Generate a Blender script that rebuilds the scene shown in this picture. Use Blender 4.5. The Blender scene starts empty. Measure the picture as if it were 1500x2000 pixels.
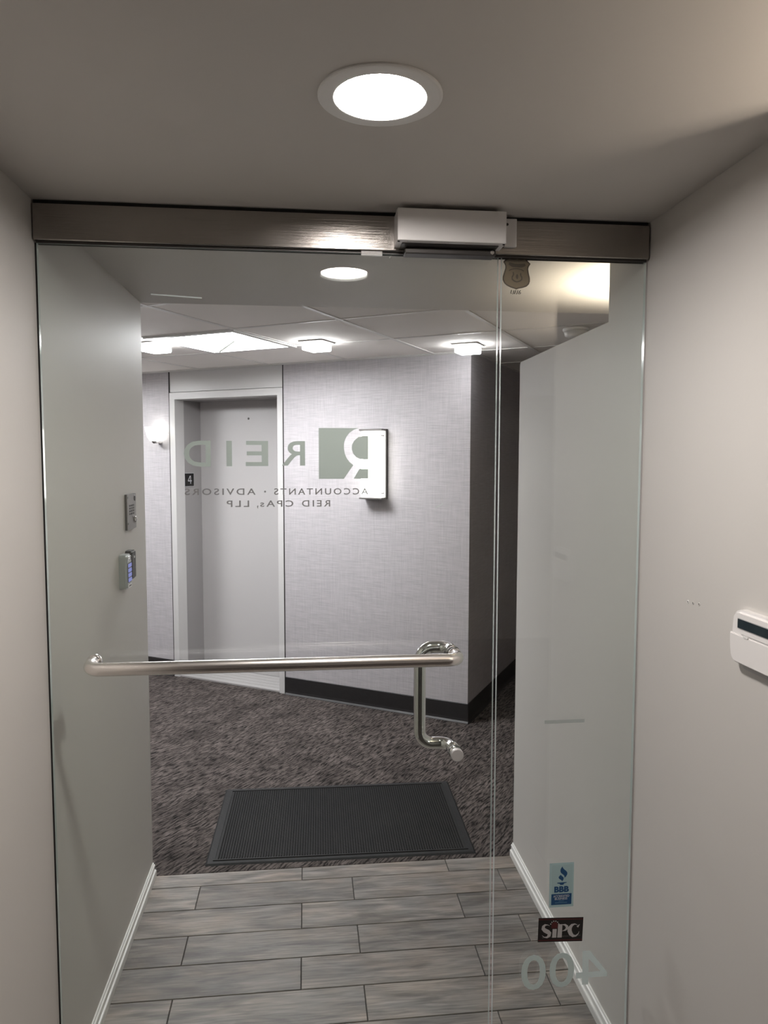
import bpy, bmesh, math, random
from mathutils import Vector, Matrix
random.seed(7)
scene = bpy.context.scene
C = scene.collection

# ------------------------------------------------------------------ camera
EYE = 1.7
yaw, pitch, roll, fpx = 0.107, 0.0713, -0.0015, 1417.5
fw = Vector((math.sin(yaw)*math.cos(pitch), math.cos(yaw)*math.cos(pitch), -math.sin(pitch)))
rt = Vector((math.cos(yaw), -math.sin(yaw), 0)); up = rt.cross(fw)
r2 = math.cos(roll)*rt - math.sin(roll)*up; u2 = math.sin(roll)*rt + math.cos(roll)*up
cd = bpy.data.cameras.new('camera'); cam = bpy.data.objects.new('camera', cd); C.objects.link(cam)
M = Matrix((r2, u2, -fw)).transposed().to_4x4(); M.translation = Vector((0, 0, EYE))
cam.matrix_world = M
cd.sensor_fit = 'VERTICAL'; cd.sensor_height = 36.0; cd.lens = fpx/2000*36.0; cd.clip_start = 0.02
scene.camera = cam

# ------------------------------------------------------------------ world and exposure
w = bpy.data.worlds.new('world'); scene.world = w; w.use_nodes = True
w.node_tree.nodes['Background'].inputs[0].default_value = (0.02, 0.02, 0.02, 1)
w.node_tree.nodes['Background'].inputs[1].default_value = 1.0
scene.view_settings.view_transform = 'Standard'; scene.view_settings.look = 'None'
scene.view_settings.gamma = 1.0; scene.view_settings.use_curve_mapping = False
scene.view_settings.exposure = 0.13
scene.cycles.max_bounces = 8; scene.cycles.transparent_max_bounces = 16
scene.cycles.diffuse_bounces = 4; scene.cycles.glossy_bounces = 4
scene.cycles.caustics_reflective = False; scene.cycles.caustics_refractive = False

# lamp strengths
L_DOWN = 265.0      # ceiling downlights (office side)
L_TROFFER = 53.0    # hall troffer lens
L_HALLDOWN = 34.0   # small square hall downlights
L_SCONCE = 5.5      # hall wall sconces
W_WARM_NEAR = 56.0  # assumed torchiere in the office room
W_WARM_HALL = 44.0   # assumed uplight sconce behind the wing wall
NEUTRAL = (1.0, 0.945, 0.905)
COOL = (1.0, 0.965, 1.0)
WARM = (1.0, 0.86, 0.70)

# ------------------------------------------------------------------ dimensions
YG = 1.833; XL = -0.633; XR = 0.878; YF = 2.943; YN = 2.064
HC = 2.3065; HLOW = 2.1016; HACT = 2.375
A0 = Vector((1.03, 4.507, 0)); DA = Vector((-0.8556, 0.51764, 0)); NB = Vector((-0.51764, -0.8556, 0))
def hall(a, b, z): return A0 + DA*a + NB*b + Vector((0, 0, z))
HALL_M = Matrix(((DA.x, NB.x, 0, A0.x), (DA.y, NB.y, 0, A0.y), (0, 0, 1, 0), (0, 0, 0, 1)))  # left-handed on purpose

# ------------------------------------------------------------------ materials
def nodes(name):
    m = bpy.data.materials.new(name); m.use_nodes = True
    nt = m.node_tree; return m, nt, nt.nodes['Principled BSDF']
def N(nt, t, **kw):
    n = nt.nodes.new(t)
    for k, v in kw.items(): setattr(n, k, v)
    return n
def mat(name, col, rough=0.5, metal=0.0, bump=0.0, bscale=200.0, var=0.0, vscale=8.0, spec=0.5, coat=0.0):
    m, nt, p = nodes(name)
    p.inputs['Base Color'].default_value = (*col, 1); p.inputs['Roughness'].default_value = rough
    p.inputs['Metallic'].default_value = metal; p.inputs['Specular IOR Level'].default_value = spec
    if coat: p.inputs['Coat Weight'].default_value = coat
    tc = N(nt, 'ShaderNodeTexCoord')
    if var:
        nz = N(nt, 'ShaderNodeTexNoise'); nz.inputs['Scale'].default_value = vscale; nz.inputs['Detail'].default_value = 4
        nt.links.new(tc.outputs['Object'], nz.inputs['Vector'])
        mr = N(nt, 'ShaderNodeMapRange'); mr.inputs[3].default_value = 1-var; mr.inputs[4].default_value = 1+var
        nt.links.new(nz.outputs['Fac'], mr.inputs[0])
        mx = N(nt, 'ShaderNodeMix', data_type='RGBA', blend_type='MULTIPLY'); mx.inputs[0].default_value = 1
        mx.inputs[6].default_value = (*col, 1); nt.links.new(mr.outputs[0], mx.inputs[7])
        nt.links.new(mx.outputs[2], p.inputs['Base Color'])
    if bump:
        nb = N(nt, 'ShaderNodeTexNoise'); nb.inputs['Scale'].default_value = bscale; nb.inputs['Detail'].default_value = 3
        nt.links.new(tc.outputs['Object'], nb.inputs['Vector'])
        bm = N(nt, 'ShaderNodeBump'); bm.inputs['Strength'].default_value = bump; bm.inputs['Distance'].default_value = 0.002
        nt.links.new(nb.outputs['Fac'], bm.inputs['Height']); nt.links.new(bm.outputs[0], p.inputs['Normal'])
    return m
def emit(name, col, s):
    m = bpy.data.materials.new(name); m.use_nodes = True; nt = m.node_tree
    nt.nodes.remove(nt.nodes['Principled BSDF']); e = N(nt, 'ShaderNodeEmission')
    e.inputs[0].default_value = (*col, 1); e.inputs[1].default_value = s
    nt.links.new(e.outputs[0], nt.nodes['Material Output'].inputs[0]); return m
def brushed(name, col, rough, along='X', stretch=60.0):
    m, nt, p = nodes(name); p.inputs['Metallic'].default_value = 1.0
    tc = N(nt, 'ShaderNodeTexCoord'); mp = N(nt, 'ShaderNodeMapping')
    s = {'X': (1.5, stretch*4, stretch*4), 'Y': (stretch*4, 1.5, stretch*4), 'Z': (stretch*4, stretch*4, 1.5)}[along]
    mp.inputs['Scale'].default_value = s; nt.links.new(tc.outputs['Object'], mp.inputs[0])
    nz = N(nt, 'ShaderNodeTexNoise'); nz.inputs['Scale'].default_value = 3; nz.inputs['Detail'].default_value = 5
    nt.links.new(mp.outputs[0], nz.inputs['Vector'])
    n2 = N(nt, 'ShaderNodeTexNoise'); n2.inputs['Scale'].default_value = 9; n2.inputs['Detail'].default_value = 4
    nt.links.new(tc.outputs['Object'], n2.inputs['Vector'])
    mr = N(nt, 'ShaderNodeMapRange'); mr.inputs[3].default_value = rough*0.8; mr.inputs[4].default_value = rough*1.25
    nt.links.new(n2.outputs['Fac'], mr.inputs[0]); nt.links.new(mr.outputs[0], p.inputs['Roughness'])
    m2 = N(nt, 'ShaderNodeMapRange'); m2.inputs[3].default_value = .88; m2.inputs[4].default_value = 1.08
    nt.links.new(n2.outputs['Fac'], m2.inputs[0])
    mx = N(nt, 'ShaderNodeMix', data_type='RGBA', blend_type='MULTIPLY'); mx.inputs[0].default_value = 1
    mx.inputs[6].default_value = (*col, 1); nt.links.new(m2.outputs[0], mx.inputs[7]); nt.links.new(mx.outputs[2], p.inputs['Base Color'])
    b = N(nt, 'ShaderNodeBump'); b.inputs['Strength'].default_value = .3; b.inputs['Distance'].default_value = .001
    nt.links.new(nz.outputs['Fac'], b.inputs['Height']); nt.links.new(b.outputs[0], p.inputs['Normal'])
    return m

def glass_mat():
    m = bpy.data.materials.new('clear_glass'); m.use_nodes = True; nt = m.node_tree
    nt.nodes.remove(nt.nodes['Principled BSDF'])
    g = N(nt, 'ShaderNodeNewGeometry'); mi = N(nt, 'ShaderNodeMix', data_type='FLOAT')
    mi.inputs[2].default_value = 1.5; mi.inputs[3].default_value = 1/1.5
    nt.links.new(g.outputs['Backfacing'], mi.inputs[0])
    fr = N(nt, 'ShaderNodeFresnel'); nt.links.new(mi.outputs[0], fr.inputs[0])
    tr = N(nt, 'ShaderNodeBsdfTransparent'); tr.inputs[0].default_value = (0.945, 0.972, 0.958, 1)
    gl = N(nt, 'ShaderNodeBsdfGlossy'); gl.inputs['Roughness'].default_value = 0.0; gl.inputs[0].default_value = (1, 1, 1, 1)
    mx = N(nt, 'ShaderNodeMixShader'); nt.links.new(fr.outputs[0], mx.inputs[0])
    nt.links.new(tr.outputs[0], mx.inputs[1]); nt.links.new(gl.outputs[0], mx.inputs[2])
    # faint greasy film
    tc = N(nt, 'ShaderNodeTexCoord'); nz = N(nt, 'ShaderNodeTexNoise'); nz.inputs['Scale'].default_value = 5; nz.inputs['Detail'].default_value = 8
    nt.links.new(tc.outputs['Object'], nz.inputs['Vector'])
    mr = N(nt, 'ShaderNodeMapRange'); mr.inputs[1].default_value = .58; mr.inputs[2].default_value = .80; mr.inputs[3].default_value = .0; mr.inputs[4].default_value = .016
    nt.links.new(nz.outputs['Fac'], mr.inputs[0])
    df = N(nt, 'ShaderNodeBsdfDiffuse'); df.inputs[0].default_value = (.8, .84, .83, 1)
    m2 = N(nt, 'ShaderNodeMixShader'); nt.links.new(mr.outputs[0], m2.inputs[0])
    nt.links.new(mx.outputs[0], m2.inputs[1]); nt.links.new(df.outputs[0], m2.inputs[2])
    nt.links.new(m2.outputs[0], nt.nodes['Material Output'].inputs[0]); return m

def vinyl_mat(name, col):
    m = bpy.data.materials.new(name); m.use_nodes = True; nt = m.node_tree
    nt.nodes.remove(nt.nodes['Principled BSDF'])
    d = N(nt, 'ShaderNodeBsdfDiffuse'); d.inputs[0].default_value = (*col, 1)
    t = N(nt, 'ShaderNodeBsdfTranslucent'); t.inputs[0].default_value = (*col, 1)
    mx = N(nt, 'ShaderNodeMixShader'); mx.inputs[0].default_value = .18
    nt.links.new(d.outputs[0], mx.inputs[1]); nt.links.new(t.outputs[0], mx.inputs[2])
    nt.links.new(mx.outputs[0], nt.nodes['Material Output'].inputs[0]); return m

def plank_mat():
    m, nt, p = nodes('wood_look_tile')
    tc = N(nt, 'ShaderNodeTexCoord'); oi = N(nt, 'ShaderNodeObjectInfo')
    ml = N(nt, 'ShaderNodeVectorMath', operation='SCALE'); ml.inputs[0].default_value = (37, 19, 11)
    nt.links.new(oi.outputs['Random'], ml.inputs['Scale'])
    ad = N(nt, 'ShaderNodeVectorMath', operation='ADD'); nt.links.new(tc.outputs['Object'], ad.inputs[0]); nt.links.new(ml.outputs[0], ad.inputs[1])
    def noise(sc, scale, det, dist=0.0):
        mp = N(nt, 'ShaderNodeMapping'); mp.inputs['Scale'].default_value = sc; nt.links.new(ad.outputs[0], mp.inputs[0])
        n = N(nt, 'ShaderNodeTexNoise'); n.inputs['Scale'].default_value = scale; n.inputs['Detail'].default_value = det; n.inputs['Distortion'].default_value = dist
        nt.links.new(mp.outputs[0], n.inputs['Vector']); return n
    big = noise((2.4, 13, 1), 1.6, 6, 1.0); fine = noise((4, 60, 1), 2.2, 7, .4); blot = noise((3, 5, 1), 2.0, 3)
    cr = N(nt, 'ShaderNodeValToRGB'); cr.color_ramp.elements[0].position = .34; cr.color_ramp.elements[1].position = .62
    cr.color_ramp.elements[0].color = (.118, .108, .098, 1); cr.color_ramp.elements[1].color = (.262, .237, .214, 1)
    nt.links.new(big.outputs['Fac'], cr.inputs[0])
    r3 = N(nt, 'ShaderNodeMapRange'); r3.inputs[1].default_value = .3; r3.inputs[2].default_value = .7; r3.inputs[3].default_value = .66; r3.inputs[4].default_value = 1.28
    nt.links.new(fine.outputs['Fac'], r3.inputs[0])
    m1 = N(nt, 'ShaderNodeMix', data_type='RGBA', blend_type='MULTIPLY'); m1.inputs[0].default_value = 1
    nt.links.new(cr.outputs[0], m1.inputs[6]); nt.links.new(r3.outputs[0], m1.inputs[7])
    c2 = N(nt, 'ShaderNodeValToRGB'); c2.color_ramp.elements[0].color = (.92, .94, .98, 1); c2.color_ramp.elements[1].color = (1.10, .98, .90, 1)
    c2.color_ramp.elements[0].position = .35; c2.color_ramp.elements[1].position = .7
    nt.links.new(blot.outputs['Fac'], c2.inputs[0])
    m2 = N(nt, 'ShaderNodeMix', data_type='RGBA', blend_type='MULTIPLY'); m2.inputs[0].default_value = .8
    nt.links.new(m1.outputs[2], m2.inputs[6]); nt.links.new(c2.outputs[0], m2.inputs[7])
    r4 = N(nt, 'ShaderNodeMapRange'); r4.inputs[3].default_value = .82; r4.inputs[4].default_value = 1.14
    nt.links.new(oi.outputs['Random'], r4.inputs[0])
    m3 = N(nt, 'ShaderNodeMix', data_type='RGBA', blend_type='MULTIPLY'); m3.inputs[0].default_value = 1
    nt.links.new(m2.outputs[2], m3.inputs[6]); nt.links.new(r4.outputs[0], m3.inputs[7])
    nt.links.new(m3.outputs[2], p.inputs['Base Color']); p.inputs['Roughness'].default_value = .5
    b = N(nt, 'ShaderNodeBump'); b.inputs['Strength'].default_value = .15; b.inputs['Distance'].default_value = .001
    nt.links.new(fine.outputs['Fac'], b.inputs['Height']); nt.links.new(b.outputs[0], p.inputs['Normal'])
    return m

def carpet_mat():
    m, nt, p = nodes('streaked_carpet')
    tc = N(nt, 'ShaderNodeTexCoord'); mp = N(nt, 'ShaderNodeMapping')
    mp.inputs['Rotation'].default_value = (0, 0, -math.radians(52)); nt.links.new(tc.outputs['Object'], mp.inputs[0])
    # slight wobble so that the streaks break up
    wn = N(nt, 'ShaderNodeTexNoise'); wn.inputs['Scale'].default_value = 7; nt.links.new(mp.outputs[0], wn.inputs['Vector'])
    wv = N(nt, 'ShaderNodeVectorMath', operation='SCALE'); wv.inputs['Scale'].default_value = .03; nt.links.new(wn.outputs['Color'], wv.inputs[0])
    ad = N(nt, 'ShaderNodeVectorMath', operation='ADD'); nt.links.new(mp.outputs[0], ad.inputs[0]); nt.links.new(wv.outputs[0], ad.inputs[1])
    def noise(sc, det, rough=.55):
        q = N(nt, 'ShaderNodeMapping'); q.inputs['Scale'].default_value = sc; nt.links.new(ad.outputs[0], q.inputs[0])
        n = N(nt, 'ShaderNodeTexNoise'); n.inputs['Scale'].default_value = 1; n.inputs['Detail'].default_value = det; n.inputs['Roughness'].default_value = rough
        nt.links.new(q.outputs[0], n.inputs['Vector']); return n
    st = noise((17, 105, 1), 4, .65); md = noise((4, 7, 1), 4); fn = noise((330, 330, 1), 2); lg = noise((1.0, 1.6, 1), 2)
    cr = N(nt, 'ShaderNodeValToRGB'); e = cr.color_ramp.elements
    e[0].position = .41; e[0].color = (.011, .0098, .0095, 1); e[1].position = .58; e[1].color = (.125, .105, .098, 1)
    k = e.new(.475); k.color = (.058, .049, .046, 1)
    nt.links.new(st.outputs['Fac'], cr.inputs[0])
    r1 = N(nt, 'ShaderNodeMapRange'); r1.inputs[1].default_value = .3; r1.inputs[2].default_value = .7; r1.inputs[3].default_value = .62; r1.inputs[4].default_value = 1.35
    nt.links.new(md.outputs['Fac'], r1.inputs[0])
    m1 = N(nt, 'ShaderNodeMix', data_type='RGBA', blend_type='MULTIPLY'); m1.inputs[0].default_value = 1
    nt.links.new(cr.outputs[0], m1.inputs[6]); nt.links.new(r1.outputs[0], m1.inputs[7])
    r2_ = N(nt, 'ShaderNodeMapRange'); r2_.inputs[1].default_value = .25; r2_.inputs[2].default_value = .75; r2_.inputs[3].default_value = .68; r2_.inputs[4].default_value = 1.32
    nt.links.new(fn.outputs['Fac'], r2_.inputs[0])
    m2 = N(nt, 'ShaderNodeMix', data_type='RGBA', blend_type='MULTIPLY'); m2.inputs[0].default_value = 1
    nt.links.new(m1.outputs[2], m2.inputs[6]); nt.links.new(r2_.outputs[0], m2.inputs[7])
    nt.links.new(m2.outputs[2], p.inputs['Base Color']); p.inputs['Roughness'].default_value = .95; p.inputs['Specular IOR Level'].default_value = .1
    b = N(nt, 'ShaderNodeBump'); b.inputs['Strength'].default_value = .4; b.inputs['Distance'].default_value = .002
    nt.links.new(st.outputs['Fac'], b.inputs['Height']); nt.links.new(b.outputs[0], p.inputs['Normal'])
    return m

def linen_mat():
    m, nt, p = nodes('woven_wallcovering')
    tc = N(nt, 'ShaderNodeTexCoord')
    def noise(sc, det):
        q = N(nt, 'ShaderNodeMapping'); q.inputs['Scale'].default_value = sc; nt.links.new(tc.outputs['Object'], q.inputs[0])
        n = N(nt, 'ShaderNodeTexNoise'); n.inputs['Scale'].default_value = 1; n.inputs['Detail'].default_value = det
        nt.links.new(q.outputs[0], n.inputs['Vector']); return n
    hz = noise((9, 9, 260), 4); vt = noise((170, 170, 7), 4); bl = noise((1.5, 1.5, 2.5), 3)
    ad = N(nt, 'ShaderNodeMath', operation='ADD'); nt.links.new(hz.outputs['Fac'], ad.inputs[0])
    ml = N(nt, 'ShaderNodeMath', operation='MULTIPLY'); ml.inputs[1].default_value = .6; nt.links.new(vt.outputs['Fac'], ml.inputs[0])
    nt.links.new(ml.outputs[0], ad.inputs[1])
    mr = N(nt, 'ShaderNodeMapRange'); mr.inputs[1].default_value = .55; mr.inputs[2].default_value = 1.05; mr.inputs[3].default_value = .80; mr.inputs[4].default_value = 1.12
    nt.links.new(ad.outputs[0], mr.inputs[0])
    mx = N(nt, 'ShaderNodeMix', data_type='RGBA', blend_type='MULTIPLY'); mx.inputs[0].default_value = 1
    mx.inputs[6].default_value = (.515, .488, .507, 1); nt.links.new(mr.outputs[0], mx.inputs[7])
    nt.links.new(mx.outputs[2], p.inputs['Base Color']); p.inputs['Roughness'].default_value = .48; p.inputs['Specular IOR Level'].default_value = .4
    b = N(nt, 'ShaderNodeBump'); b.inputs['Strength'].default_value = .22; b.inputs['Distance'].default_value = .001
    nt.links.new(ad.outputs[0], b.inputs['Height']); nt.links.new(b.outputs[0], p.inputs['Normal'])
    return m

MT = dict(
    wall=mat('greige_wall_paint', (.60, .575, .545), .5, bump=.06, bscale=90, var=.02, vscale=2, spec=.35),
    ceil=mat('ceiling_paint', (.62, .592, .562), .6, bump=.05, bscale=70, var=.03, vscale=2, spec=.3),
    white=mat('white_trim_paint', (.78, .77, .75), .4, var=.02),
    linen=linen_mat(),
    wallhall=mat('hall_paint', (.60, .58, .58), .6, bump=.05, bscale=90),
    tile=mat('acoustic_tile', (.88, .835, .80), .85, bump=.35, bscale=240, var=.02, vscale=3, spec=.2),
    tbar=mat('ceiling_grid_white', (.74, .72, .70), .5),
    plank=plank_mat(), grout=mat('dark_grout', (.05, .047, .045), .9, bump=.2, bscale=300),
    carpet=carpet_mat(),
    base=mat('black_vinyl_base', (.018, .017, .018), .42, var=.15, vscale=6),
    rubber=mat('black_rubber', (.007, .007, .0073), .65, spec=.15, bump=.1, bscale=300, var=.15, vscale=5),
    rubber2=mat('black_rubber_border', (.020, .0205, .0215), .55, spec=.25),
    steel=brushed('brushed_steel', (.40, .37, .345), .22, 'X'),
    tube=mat('satin_steel_tube', (.84, .80, .77), .26, 1.0),
    chrome=mat('polished_steel', (.80, .79, .78), .12, 1.0),
    lockalu=mat('satin_aluminium', (.74, .72, .71), .42, .2, var=.04, vscale=12),
    alu=mat('anodised_aluminium', (.52, .505, .50), .42, .35, var=.05, vscale=12),
    dark=mat('dark_recess', (.012, .011, .011), .7),
    darkmetal=mat('dark_bronze_metal', (.07, .065, .062), .45, .6),
    glass=glass_mat(),
    edge=mat('polished_glass_edge', (.60, .68, .65), .12, 0, spec=.9, coat=.5),
    vinyl=vinyl_mat('frosted_green_vinyl', (.335, .385, .36)), vinylpale=vinyl_mat('frosted_pale_vinyl', (.77, .88, .87)), vinylgrey=vinyl_mat('frosted_grey_vinyl', (.20, .20, .20)),
    door=mat('elevator_grey_enamel', (.52, .50, .50), .38, var=.02, vscale=2),
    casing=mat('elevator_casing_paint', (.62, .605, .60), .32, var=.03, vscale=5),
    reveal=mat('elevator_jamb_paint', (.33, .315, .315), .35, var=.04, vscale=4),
    plate=mat('intercom_steel', (.17, .16, .155), .45, .4, var=.05, vscale=40),
    silver=mat('silver_plastic', (.45, .48, .47), .32, .55, var=.03),
    black=mat('black_plastic', (.010, .010, .011), .45, spec=.25),
    ivory=mat('ivory_plastic', (.80, .775, .76), .35, var=.01),
    lcd=mat('lcd_glass', (.018, .030, .036), .12, spec=.7),
    numeral=mat('pale_engraving', (.55, .56, .58), .5),
    keyglow=emit('blue_key_backlight', (.36, .38, .85), .62),
    lens=emit('downlight_lens_glow', NEUTRAL, L_DOWN),
    troffer=emit('troffer_lens_glow', COOL, L_TROFFER),
    halldown=emit('square_lens_glow', COOL, L_HALLDOWN),
    sconce=emit('sconce_glass_glow', (1.0, .94, .90), L_SCONCE),
    bulb=emit('assumed_bulb_glow', WARM, 60.0),
    pale_sticker=mat('pale_blue_sticker', (.46, .63, .65), .45),
    pale_inner=mat('pale_blue_print', (.42, .58, .60), .45),
    navy=mat('navy_print', (.012, .075, .20), .45),
    stickwhite=mat('white_print', (.75, .76, .78), .5),
    stickdim=mat('faint_blue_print', (.10, .22, .36), .5),
    sipcblack=mat('black_sticker', (.010, .008, .008), .5),
    sipcred=mat('maroon_print', (.085, .010, .012), .5),
    sipcgrey=mat('silver_print', (.55, .53, .53), .5),
    sipcdim=mat('grey_print', (.16, .15, .15), .5),
    badge=mat('bronze_sticker_back', (.20, .135, .085), .55, var=.12, vscale=60),
    badgedark=mat('dark_bronze_print', (.075, .047, .030), .55),
    tape=mat('clear_white_tape', (.42, .46, .45), .4),
    ink=mat('black_ink', (.02, .018, .016), .6),
)

for k_ in ('keyglow', 'bulb'): MT[k_].cycles.emission_sampling = 'NONE'

# ------------------------------------------------------------------ builders
def link(name, bm, m, parent=None, mats=None, smooth=False):
    me = bpy.data.meshes.new(name); bm.normal_update(); bm.to_mesh(me); bm.free()
    for x in (mats or [m]): me.materials.append(x)
    if smooth:
        for f in me.polygons: f.use_smooth = True
    o = bpy.data.objects.new(name, me); C.objects.link(o)
    if parent is not None: o.parent = parent
    return o
def tag(o, label, cat, group=None, kind=None):
    o['label'] = label; o['category'] = cat
    if group: o['group'] = group
    if kind: o['kind'] = kind
    return o
def empty(name, loc=(0, 0, 0)):
    o = bpy.data.objects.new(name, None); o.empty_display_size = .05; C.objects.link(o); o.location = loc
    return o
def box(bm, lo, hi, bevel=0.0, seg=2, M=None):
    vs = [Vector((x, y, z)) for x in (lo[0], hi[0]) for y in (lo[1], hi[1]) for z in (lo[2], hi[2])]
    V = [bm.verts.new(v) for v in vs]
    F = [(0, 1, 3, 2), (4, 6, 7, 5), (0, 4, 5, 1), (2, 3, 7, 6), (0, 2, 6, 4), (1, 5, 7, 3)]
    fs = [bm.faces.new([V[i] for i in f]) for f in F]
    bmesh.ops.recalc_face_normals(bm, faces=fs)
    if bevel:
        es = list({e for f in fs for e in f.edges})
        r = bmesh.ops.bevel(bm, geom=es, offset=bevel, segments=seg, affect='EDGES', profile=.5)
        V = list({v for f in r['faces'] for v in f.verts} | {v for v in V if v.is_valid})
    if M is not None: bmesh.ops.transform(bm, matrix=M, verts=[v for v in V if v.is_valid])
    return V
def nb(): return bmesh.new()
def boxobj(name, lo, hi, m, parent=None, bevel=0.0, seg=2, M=None):
    bm = nb(); box(bm, lo, hi, bevel, seg, None)
    if M is not None:
        bmesh.ops.transform(bm, matrix=M, verts=bm.verts[:])
        bmesh.ops.recalc_face_normals(bm, faces=bm.faces[:])
    return link(name, bm, m, parent)
def hbox(name, a0, a1, b0, b1, z0, z1, m, parent=None, bevel=0.0):
    return boxobj(name, (a0, b0, z0), (a1, b1, z1), m, parent, bevel, 2, HALL_M)
def prism(bm, pts, d, M=None, both=True):
    """pts: 2D polygon in XY, extruded from z=0 to z=d"""
    a = [bm.verts.new((x, y, 0)) for x, y in pts]; b = [bm.verts.new((x, y, d)) for x, y in pts]; n = len(pts)
    fs = [bm.faces.new(a[::-1]), bm.faces.new(b)]
    for i in range(n): fs.append(bm.faces.new((a[i], a[(i+1) % n], b[(i+1) % n], b[i])))
    bmesh.ops.recalc_face_normals(bm, faces=fs)
    if M is not None: bmesh.ops.transform(bm, matrix=M, verts=a+b)
    return a+b
def rrect(x0, y0, x1, y1, r, n=6):
    pts = []
    for cx, cy, s in ((x1-r, y1-r, 0), (x0+r, y1-r, 90), (x0+r, y0+r, 180), (x1-r, y0+r, 270)):
        for i in range(n+1):
            t = math.radians(s+90*i/n); pts.append((cx+r*math.cos(t), cy+r*math.sin(t)))
    return pts
def disc(bm, c, axis, r, h, n=32, r2=None):
    q = Vector((0, 0, 1)).rotation_difference(Vector(axis).normalized()).to_matrix().to_4x4()
    q.translation = Vector(c) + Vector(axis).normalized()*h/2
    g = bmesh.ops.create_cone(bm, cap_ends=True, segments=n, radius1=r, radius2=r if r2 is None else r2, depth=h, matrix=q)
    return g['verts']
def lathe(bm, c, axis, prof, n=40, ring=False):
    """prof: list of (radius, height) around axis from c"""
    q = Vector((0, 0, 1)).rotation_difference(Vector(axis).normalized()).to_matrix()
    rings = []
    for r, h in prof:
        rings.append([bm.verts.new(q @ Vector((r*math.cos(2*math.pi*i/n), r*math.sin(2*math.pi*i/n), h)) + Vector(c)) for i in range(n)])
    fs = []
    for a, b in zip(rings, rings[1:] + (rings[:1] if ring else [])):
        for i in range(n): fs.append(bm.faces.new((a[i], a[(i+1) % n], b[(i+1) % n], b[i])))
    if ring:
        bmesh.ops.recalc_face_normals(bm, faces=fs); return
    if prof[0][0] > 1e-6: fs.append(bm.faces.new(rings[0][::-1]))
    if prof[-1][0] > 1e-6: fs.append(bm.faces.new(rings[-1]))
    bmesh.ops.recalc_face_normals(bm, faces=fs)
def fillet(pts, r, n=8):
    pts = [Vector(p) for p in pts]; out = [pts[0]]
    for a, b, c in zip(pts, pts[1:], pts[2:]):
        u = (a-b).normalized(); v = (c-b).normalized(); ang = u.angle(v)
        d = min(r/math.tan(ang/2), (a-b).length*.49, (c-b).length*.49); rr = d*math.tan(ang/2)
        ctr = b + (u+v).normalized()*(rr/math.sin(ang/2)); p0 = b+u*d; p1 = b+v*d
        e0 = p0-ctr; e1 = p1-ctr; tot = e0.angle(e1); ax = e0.cross(e1).normalized()
        for i in range(n+1): out.append(ctr + Matrix.Rotation(tot*i/n, 3, ax) @ e0)
    out.append(pts[-1]); return out
def tube(bm, pts, r, n=20):
    pts = [Vector(p) for p in pts]; t0 = (pts[1]-pts[0]).normalized()
    nrm = t0.orthogonal().normalized(); rings = []; prev = t0
    for i, p in enumerate(pts):
        t = (pts[min(i+1, len(pts)-1)]-pts[max(i-1, 0)]).normalized()
        nrm = prev.rotation_difference(t).to_matrix() @ nrm; prev = t
        bn = t.cross(nrm).normalized()
        rings.append([bm.verts.new(p + r*(math.cos(2*math.pi*k/n)*nrm + math.sin(2*math.pi*k/n)*bn)) for k in range(n)])
    for a, b in zip(rings, rings[1:]):
        for k in range(n): bm.faces.new((a[k], a[(k+1) % n], b[(k+1) % n], b[k]))
    bm.faces.new(rings[0][::-1]); bm.faces.new(rings[-1])
    bmesh.ops.recalc_face_normals(bm, faces=bm.faces[:])
def text_mesh(s, x0, x1, z0, z1, y, m, name, parent=None, mirror=False, bold=0.0, depth=.0002, spacing=1.0, shear=0.0, M=None):
    cu = bpy.data.curves.new('lettering', 'FONT'); cu.body = s; cu.size = 1; cu.offset = bold; cu.extrude = .001
    cu.space_character = spacing; cu.shear = shear; cu.resolution_u = 4
    t = bpy.data.objects.new('lettering', cu); C.objects.link(t)
    dg = bpy.context.evaluated_depsgraph_get(); me = bpy.data.meshes.new_from_object(t.evaluated_get(dg))
    bpy.data.objects.remove(t); bpy.data.curves.remove(cu)
    xs = [v.co.x for v in me.vertices]; ys = [v.co.y for v in me.vertices]
    ax, bx, ay, by = min(xs), max(xs), min(ys), max(ys)
    for v in me.vertices:
        u = (v.co.x-ax)/(bx-ax); k = (v.co.y-ay)/(by-ay)
        if mirror: u = 1-u
        d = depth if v.co.z > 0 else 0
        v.co = Vector((x0+(x1-x0)*u, y-d, z0+(z1-z0)*k))
        if M is not None: v.co = M @ v.co
    me.materials.clear(); me.materials.append(m); me.name = name
    o = bpy.data.objects.new(name, me); C.objects.link(o)
    if parent is not None: o.parent = parent
    return o
def flat(name, pts, y, m, parent=None, d=.0002, M=None):
    """polygon in the XZ plane facing the camera side (-Y)"""
    bm = nb(); prism(bm, pts, d, Matrix(((1, 0, 0, 0), (0, 0, -1, y), (0, 1, 0, 0), (0, 0, 0, 1))))
    if M is not None: bmesh.ops.transform(bm, matrix=M, verts=bm.verts[:])
    return link(name, bm, m, parent)
def stroke(pts, ws):
    """variable-width stroke outline: centre points and widths"""
    P = [Vector((p[0], p[1], 0)) for p in pts]; L = []; R = []
    for i, p in enumerate(P):
        t = (P[min(i+1, len(P)-1)]-P[max(i-1, 0)]).normalized(); n = Vector((-t.y, t.x, 0))
        L.append(p+n*ws[i]/2); R.append(p-n*ws[i]/2)
    return L, R
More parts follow.
